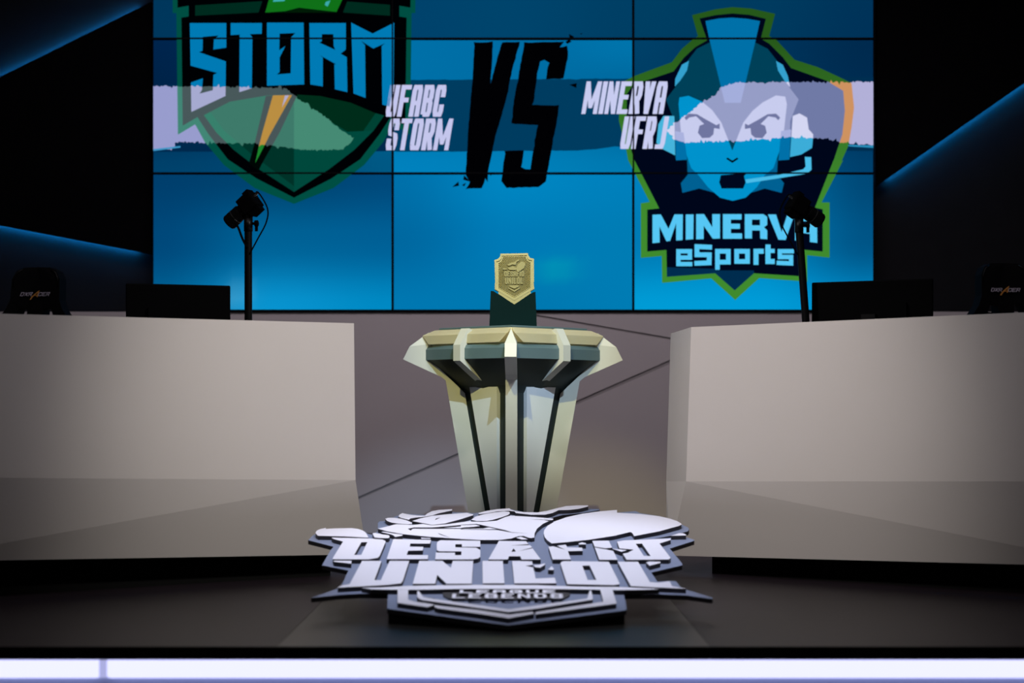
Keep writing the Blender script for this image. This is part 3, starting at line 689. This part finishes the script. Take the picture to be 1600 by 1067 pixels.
bm = bmesh.new(); loft(bm, [ring(.3485, .258, 1.0975), ring(.3485, .258, 1.1045), ring(.3455, .255, 1.1060)]); new_obj('top_deck', bm, M['teal'], ped)
# cap plates, one per side, with cut lower corners, folded along the middle
for s in range(4):
    a0 = s * 90
    def row(r0, r1, z, cut):
        A_, B_, C_ = dirv(a0, r0, z), dirv(a0 + 45, r1, z), dirv(a0 + 90, r0, z)
        return [A_ + (B_ - A_).normalized() * cut, B_, C_ + (B_ - C_).normalized() * cut]
    rows = [row(.444, .314, 1.0255, .078), row(.448, .318, 1.0275, .076), row(.442, .313, 1.0675, .024), row(.436, .309, 1.0715, .018), row(.372, .268, 1.0945, .004), row(.350, .256, 1.0966, .004)]
    bm = bmesh.new(); vs = [[bm.verts.new(p) for p in r] for r in rows]
    for a, b in zip(vs, vs[1:]):
        for k in range(2): bm.faces.new((a[k], a[k + 1], b[k + 1], b[k]))
    bmesh.ops.solidify(bm, geom=bm.faces[:], thickness=-0.006)
    new_obj('cap_plate', bm, M['plate'], ped)
# raised column panels
for s in range(4):
    a0 = s * 90
    def pt(z, side):
        A_, C_ = dirv(a0, core(z), z), dirv(a0 + 90, core(z), z); d = (C_ - A_).normalized()
        return (A_ + d * .077 if side == 0 else C_ - d * .077) + dirv(a0 + 45, .021, 0)
    bm = bmesh.new()
    slab(bm, [pt(.14, 0), pt(.14, 1), pt(.828, 1), pt(.828, 0)], dirv(a0 + 45, -.024, 0)); new_obj('column_panel', bm, M['panel'], ped)
# four main fins: wing around the rim running down the column edge
prof = [(.398, 1.0860), (.4858, 1.0184), (.516, .9572), (.338, .877), (.315, .859), (.164, 0), (.085, 0), (.225, .80), (.36, .93), (.39, .962), (.39, 1.03)]
for s in range(4):
    a = s * 90; tdir = Vector((math.cos(R(a)), math.sin(R(a)), 0)); bm = bmesh.new()
    def side(sg):
        def f(p):
            return dirv(a, p.x, p.y) + tdir * (0.0265 if p.y < 1.06 else 0.0006) * sg
        return f
    prism(bm, prof, [], side(1), side(-1)); new_obj('fin', bm, M['bone'], ped)
# four smaller clamps half way between the fins
prof = [(.297, 1.0955), (.310, 1.0955), (.357, 1.0187), (.357, .9457), (.205, .846), (.17, .87), (.31, .965), (.32, 1.0), (.312, 1.03), (.29, 1.06), (.27, 1.08)]
for s in range(4):
    a = s * 90 + 45; tdir = Vector((math.cos(R(a)), math.sin(R(a)), 0)); bm = bmesh.new()
    prism(bm, prof, [], lambda p: dirv(a, p.x, p.y) + tdir * .0235, lambda p: dirv(a, p.x, p.y) - tdir * .0235); new_obj('clamp', bm, M['bone'], ped)

# ================================================================ TROPHY
TY = 8.72; T0 = P(802, 515, TY); T0.z = 1.1075
tr = thing('trophy', 'gold shield medal set in a dark teal notched base on the pedestal', 'trophy', T0)
c7 = lambda l: [(740 + x / 7.62, 380 + y / 7.62) for x, y in l]
def tp(l, y=0.0): return [(q.x - T0.x, q.z - T0.z) for q in (P(u, v, TY) for u, v in l)]
bm = bmesh.new()
prism(bm, tp(c7([(205, 575), (238, 578), (485, 735), (705, 592), (735, 586), (752, 1012), (188, 1012)])), [], lambda p: Vector((p.x, -.05, max(p.y, 0))), lambda p: Vector((p.x, .05, max(p.y, 0))))
for v in bm.verts:
    if v.co.z < .02: v.co.z = 0
new_obj('trophy_base', bm, M['tbase'], tr)
def relief(bm, pts, y0, y1): prism(bm, tp(c7(pts)), [], lambda p: Vector((p.x, y0, p.y)), lambda p: Vector((p.x, y1, p.y)))
outl = [(320, 128), (648, 122), (652, 150), (672, 178), (718, 188), (720, 465), (716, 470), (722, 550), (485, 692), (252, 555), (252, 485), (256, 475), (248, 202), (292, 190), (316, 160)]
medal_y = -.012
bm = bmesh.new(); relief(bm, outl, -.016, .010); relief(bm, [(296, 575), (485, 690), (680, 572), (680, 600), (485, 732), (296, 606)], -.020, .012); md = new_obj('medal', bm, M['gold'], tr)
cx, cy = 484, 390
ins = lambda k: [(cx + (x - cx) * k, cy + (y - cy) * k) for x, y in outl]
bm = bmesh.new(); 
prism(bm, tp(c7(ins(.985))), [tp(c7(ins(.90)))], lambda p: Vector((p.x, -.0215, p.y)), lambda p: Vector((p.x, -.012, p.y)))
inn = [(352, 170), (615, 166), (640, 215), (676, 232), (676, 525), (485, 640), (298, 530), (298, 240), (330, 225)]
prism(bm, tp(c7([(cx + (x - cx) * 1.03, cy + (y - cy) * 1.03) for x, y in inn])), [tp(c7(inn))], lambda p: Vector((p.x, -.019, p.y)), lambda p: Vector((p.x, -.012, p.y)))
new_obj('border', bm, M['gold'], md)
bm = bmesh.new(); relief(bm, inn, -.0165, -.010); new_obj('field', bm, M['fieldbrass'], md)
def inside(p, poly):
    r = False
    for i in range(len(poly)):
        a, b = poly[i], poly[i - 1]
        if (a[1] > p[1]) != (b[1] > p[1]) and p[0] < (b[0] - a[0]) * (p[1] - a[1]) / (b[1] - a[1]) + a[0]: r = not r
    return r
bm = bmesh.new()
for k in range(72):
    a = 2 * math.pi * k / 72; d = (math.cos(a), math.sin(a)); r1 = 120
    while inside((cx + d[0] * (r1 + 4), cy + d[1] * (r1 + 4)), inn): r1 += 3
    r0 = 112 if abs(d[0]) > .5 else 135
    if r1 - r0 < 12: continue
    n = (-d[1], d[0])
    q = tp(c7([(cx + d[0] * r0, cy + d[1] * r0), (cx + d[0] * r1 - n[0] * 4.2, cy + d[1] * r1 - n[1] * 4.2), (cx + d[0] * r1, cy + d[1] * r1), (cx + d[0] * r1 + n[0] * 4.2, cy + d[1] * r1 + n[1] * 4.2)]))
    w4 = [bm.verts.new((x, y, z)) for (x, z), y in zip(q, (-.0185, -.0165, -.0215, -.0165))]
    bm.faces.new((w4[0], w4[1], w4[2])); bm.faces.new((w4[0], w4[2], w4[3])); bm.faces.new((w4[3], w4[2], w4[1])); bm.faces.new((w4[0], w4[3], w4[1]))
new_obj('rays', bm, M['gold'], md)
bm = bmesh.new()
prism_union(bm, [tp(c7(q)) for q in word('DESAFIO', 366, 600, 400, 338, 11, 0, .2, {'I': .45}) + word('UNILOL', 376, 590, 488, 410, 12, 0, .2, {'I': .45})], lambda p: Vector((p.x, -.0225, p.y)), lambda p: Vector((p.x, -.012, p.y)))
new_obj('medal_lettering', bm, M['darkbrass'], md)
for q in ([(515, 345), (505, 310), (525, 260), (570, 222), (605, 232), (615, 262), (598, 300), (560, 330)], [(345, 318), (360, 300), (395, 308), (402, 318)], [(405, 300), (470, 280), (510, 300), (500, 325), (430, 322)], [(400, 262), (440, 238), (480, 232), (520, 205), (546, 192), (540, 212), (510, 228), (500, 262), (460, 258), (420, 275)], [(415, 530), (485, 565), (550, 528), (552, 542), (485, 582), (415, 544)], [(425, 505), (540, 505), (535, 522), (485, 545), (430, 522)]):
    bm = bmesh.new(); relief(bm, q, -.0225, -.012); new_obj('medal_emblem', bm, M['darkbrass'], md)

# ================================================================ RELIEF SIGN
TAU = math.atan(0.1317); SZ = 0.021; KK = math.tan(TAU); TH = 0.0165; TB = 0.0165
SN = Vector((0, -math.sin(TAU), math.cos(TAU)))
S0 = Vector((0, 7.0, 0))
sg = thing('emblem_sign', 'large white and slate relief emblem sign lying tilted on the stage floor', 'sign', S0)
def un(u, v, lift):      # pixel of the traced emblem -> point of the tilted plane lifted by lift (metres along the normal)
    z0 = SZ + lift / math.cos(TAU); Y = (H - z0 + 6 * KK) / ((v - HOR) / F + KK)
    return (Vector(((u - 800) / F * Y, Y, z0 + (Y - 6) * KK)))
ex = Vector((1, 0, 0)); ey = Vector((0, math.cos(TAU), math.sin(TAU))); OB = Vector((0, 6, SZ))
def loc2(q): return ((q - OB).dot(ex), (q - OB).dot(ey))
def at3(p, lift): return OB + ex * p[0] + ey * p[1] + SN * lift - S0
CR = {'A': (480, 780, 10), 'B': (580, 780, 10), 'C': (720, 780, 10), 'D': (840, 780, 10), 'E': (960, 780, 10), 'F': (480, 860, 8), 'G': (660, 860, 8), 'H': (840, 860, 8), 'I': (960, 860, 8)}
def tr_(s):
    """'A 1,2 3,4 B 5,6' -> pixels"""
    out = []; k = None
    for w_ in s.split():
        if w_ in CR: k = CR[w_]
        else:
            x, y = w_.split(','); out.append((k[0] + float(x) / k[2], k[1] + float(y) / k[2]))
    return out
def piece(name, s, holes=(), lift=TH, base=0.0, m=('white', 'side')):
    f = lambda l: [loc2(un(u, v, lift)) for u, v in l]
    bm = bmesh.new(); prism(bm, f(tr_(s)), [f(tr_(h)) for h in holes], lambda p: at3(p, lift), lambda p: at3(p, base), 0, 1)
    return new_obj(name, bm, [M[m[0]], M[m[1]]], sg)
bo = ('A 15,640 75,575 160,520 500,480 850,480 950,540 1010,556 1060,525 1105,500 1105,370 1130,345 1230,338 '
      'B 300,300 430,250 500,222 840,245 960,195 1250,200 1500,205 1600,215 C 300,205 770,150 1000,205 1200,205 D 200,190 330,150 800,150 970,155 960,170 700,215 400,245 '
      '220,290 D 180,330 300,350 D 500,300 700,240 1240,207 1530,185 1560,196 E 400,215 700,262 900,310 1050,395 1150,440 1168,470 1150,500 880,570 610,618 900,600 1130,595 1250,635 1248,648 865,770 '
      'I 845,160 848,185 460,275 540,390 700,380 770,385 830,460 900,490 1230,590 1222,606 900,562 570,548 H 1080,550 1115,735 1090,750 '
      'G 1070,935 F 1000,728 1010,545 660,540 400,556 50,592 370,480 430,435 515,250 185,185 F 290,0 A 410,740')
piece('backing_board', bo, (), 0.0, -TB, ('board', 'side'))
piece('tail_relief', 'A 130,520 150,490 200,465 270,452 290,447 292,462 420,455 700,450 790,462 850,480 900,505 930,545 955,590 945,598 600,580 170,570 140,545')
piece('splinter_relief', 'B 20,530 60,525 180,550 270,560 290,580 270,608 130,605 50,595')
piece('splinter_relief', 'B 150,510 210,508 330,530 495,555 480,570 370,588 350,565 300,545')
piece('splinter_relief', 'B 780,600 930,608 920,618 780,616')
piece('fur_relief', 'B 425,270 440,240 490,215 530,225 640,245 760,255 840,258 870,225 950,185 1060,165 1265,155 1265,175 1050,220 960,250 820,275 700,285 610,300 590,320 480,295')
piece('cheek_relief', 'B 220,305 260,290 340,288 450,300 560,330 635,365 635,385 560,390 430,380 320,365 250,340')
piece('brow_relief', 'B 640,340 760,300 950,258 1200,232 1500,210 1545,225 1600,235 1590,250 1400,310 1150,378 950,400 800,370', ['B 995,325 1010,300 1080,285 1040,305'])
piece('muzzle_relief', 'B 105,460 390,388 640,400 810,385 950,408 1200,388 1550,338 C 160,348 340,352 560,335 700,275 780,255 900,262 1200,280 1440,300 1445,315 1420,325 1370,342 1280,385 1190,460 1155,530 1150,595 1100,605 1060,600 980,572 900,575 790,612 600,635 300,635 0,620 B 1400,618 1200,605 900,585 500,545 250,500',
      ['B 622,490 570,460 600,455 660,440 950,440 1400,402 C 0,398 240,385 300,395 560,452 700,483 800,515 1050,531 800,522 640,492 560,480 0,472 B 1400,462 930,462 655,460 630,475', 'B 1040,525 1130,560 1240,600 1150,575 1070,550', 'C 1080,316 1250,314 1420,326 1370,340 1300,322'])
piece('tooth_relief', 'B 1140,447 1400,424 C 0,405 235,398 300,415 200,430 50,440 0,448')
piece('tooth_relief', 'C 60,462 350,456 440,440 560,466 0,468')
piece('tooth_relief', 'C 860,600 940,585 1050,625 950,628')
piece('eyebrow_relief', 'C 160,320 230,270 350,235 520,205 680,190 750,195 770,215 740,245 640,280 500,320 400,338 250,340')
piece('ear_stripe_relief', 'C 275,215 400,180 560,155 760,140 780,160 860,185 1000,200 1200,205 1350,180 1500,140 D 450,105 620,95 790,95 790,112 640,150 500,165 330,170 230,215 120,240 C 1100,242 860,215 840,190 760,180 560,190 400,220 280,232')
piece('ear_relief', 'D 95,530 105,480 160,410 280,340 450,280 700,225 950,190 1240,165 1240,210 E 400,228 700,265 860,300 980,340 1045,380 1047,395 1010,415 700,500 310,575 285,535 265,515 240,512 0,570 D 800,632 500,665 220,690 150,640 110,590')
piece('letter', 'A 380,598 960,612 1180,630 1220,650 1225,665 1130,890 1100,915 960,938 400,938 400,915 560,660 410,620', ['A 845,672 940,668 845,868 735,868'])
piece('letter', 'B 345,622 935,635 920,692 610,692 600,740 815,742 805,800 578,803 555,870 890,872 885,935 240,935')
piece('letter', 'B 1025,690 1040,660 1080,640 C 305,648 305,742 B 1418,742 1418,702 1315,702 1315,750 C 240,758 305,790 305,900 270,925 180,940 B 1000,938 1010,832 1308,834 1308,872 1408,872 1410,814 1060,812 1025,795')
piece('letter', 'C 595,650 1020,655 1060,698 780,722 1082,716 1115,752 880,815 1120,765 1250,940 950,940 930,890 750,890 735,940 430,940', ['C 825,765 860,815 790,820'])
piece('letter', 'D 170,740 250,735 470,800 520,940 235,940')
piece('letter_fragment', 'D 305,725 440,708 465,750 695,755 705,805 480,810')
piece('letter_fragment', 'D 640,690 690,672 755,685 755,705 650,705')
piece('letter_fragment', 'D 855,650 1110,645 1165,755 1060,765 890,738')
piece('letter', 'D 892,752 1180,805 1250,945 965,945')
piece('letter_fragment', 'D 1160,770 1395,795 1310,820')
piece('letter', 'E 40,660 150,642 860,615 880,620 880,635 705,690 860,890 880,915 850,940 190,945 130,850 210,835 300,785 80,768', ['E 335,695 430,692 565,885 460,885'])
piece('splinter_relief', 'E 885,570 1000,532 1070,530 1115,548 1120,565')
piece('splinter_relief', 'F 325,128 555,128 550,165 340,142')
piece('letter', 'F 685,130 930,130 840,370 920,370 1030,130 1275,130 1195,380 1170,410 1000,430 380,465 430,435 530,420')
piece('letter', 'F 1400,130 G 250,130 355,215 380,130 635,130 615,415 300,415 185,305 160,415 F 1320,415')
piece('letter', 'G 750,130 1005,130 1025,410 755,410')
piece('letter', 'G 1120,130 1370,135 1380,180 1290,190 1385,212 1415,350 H 215,340 235,410 G 1150,410')
piece('letter_fragment', 'G 1390,185 1450,180 1535,160 1530,180 1470,215 1410,210')
piece('letter_fragment', 'H 130,240 175,195 205,230 190,246')
piece('letter', 'H 285,160 300,142 330,132 890,140 1020,400 1022,422 950,432 370,420', ['H 560,190 650,188 735,368 625,368'])
piece('letter', 'H 1000,140 1255,140 1405,395 I 550,402 690,385 720,445 895,478 600,465 205,445')
piece('splinter_relief', 'I 395,150 440,138 575,140 575,155 440,190')
piece('underline_relief', 'F 680,465 900,462 1200,445 1600,435 G 700,430 H 0,433 500,450 1000,455 I 500,475 560,485 300,492 H 1000,495 500,485 0,480 G 500,480 F 1400,490 1000,490 800,485')
piece('frame_relief', 'F 1130,492 1262,492 1262,615 1350,640 1570,670 1590,680 1500,708 1130,655')
piece('frame_relief', 'G 150,682 700,745 1080,800 1380,765 1395,790 1080,848 700,790 200,725 150,705')
piece('frame_relief', 'H -30,770 820,640 785,490 935,490 985,650 980,665 0,795 -20,800')
piece('frame_relief', 'F 1375,510 1395,505 1450,580 1600,600 G 0,585 1080,735 H 620,600 650,500 670,500 690,600 680,615 0,725 G 1080,770 0,620 F 1400,605 1375,580')
# small two-line title in the shield, on its own dark plate
piece('title_plate', 'G 250,520 270,505 F 1860,500 G 500,490 1500,490 H 250,500 330,520 405,530 400,560 330,600 G 1350,610 600,615 330,600 260,560', (), .006, 0, ('side', 'side'))
def title(txt, u0, u1, v0, v1, wd, gap):
    a, b, c, d = un(u0, v0, TH), un(u1, v0, TH), un(u0, v1, TH), un(u1, v1, TH)
    x0, y0 = loc2(a); x1, _ = loc2(b); y1 = loc2(c)[1]
    bm = bmesh.new()
    prism_union(bm, word(txt, x0, x1, y0, y1, wd, 0, gap), lambda p: at3(p, TH), lambda p: at3(p, .005), 0, 1)
    new_obj('title_lettering', bm, [M['white'], M['side']], sg)
title('LEAGUE', 718, 868, 926.5, 921.5, .012, .30)
title('LEGENDS', 706, 880, 934.5, 927.5, .013, .30)
# dark plinth below the shield and wedge that props the board
bm = bmesh.new()
sk = [loc2(un(u, v, 0)) for u, v in tr_('F 1030,560 1015,728 G 1070,928 H 1085,745 1060,560')]
pts = [at3(p, -TB) for p in sk]
vs = [bm.verts.new(p) for p in pts]; vb = [bm.verts.new((p.x, p.y, 0)) for p in pts]
bm.faces.new(vs); bm.faces.new(vb[::-1])
for i in range(len(vs)): bm.faces.new((vs[i], vb[i], vb[(i + 1) % len(vs)], vs[(i + 1) % len(vs)]))
new_obj('plinth', bm, M['kick'], sg)
for x in (-.30, .30):
    a = at3((x - .02, .62), -TB); b = at3((x - .02, 1.70), -TB)
    bm = bmesh.new(); slab(bm, [a, b, Vector((b.x, b.y, 0)), Vector((a.x, a.y, 0))], (.04, 0, 0)); new_obj('prop', bm, M['kick'], sg)
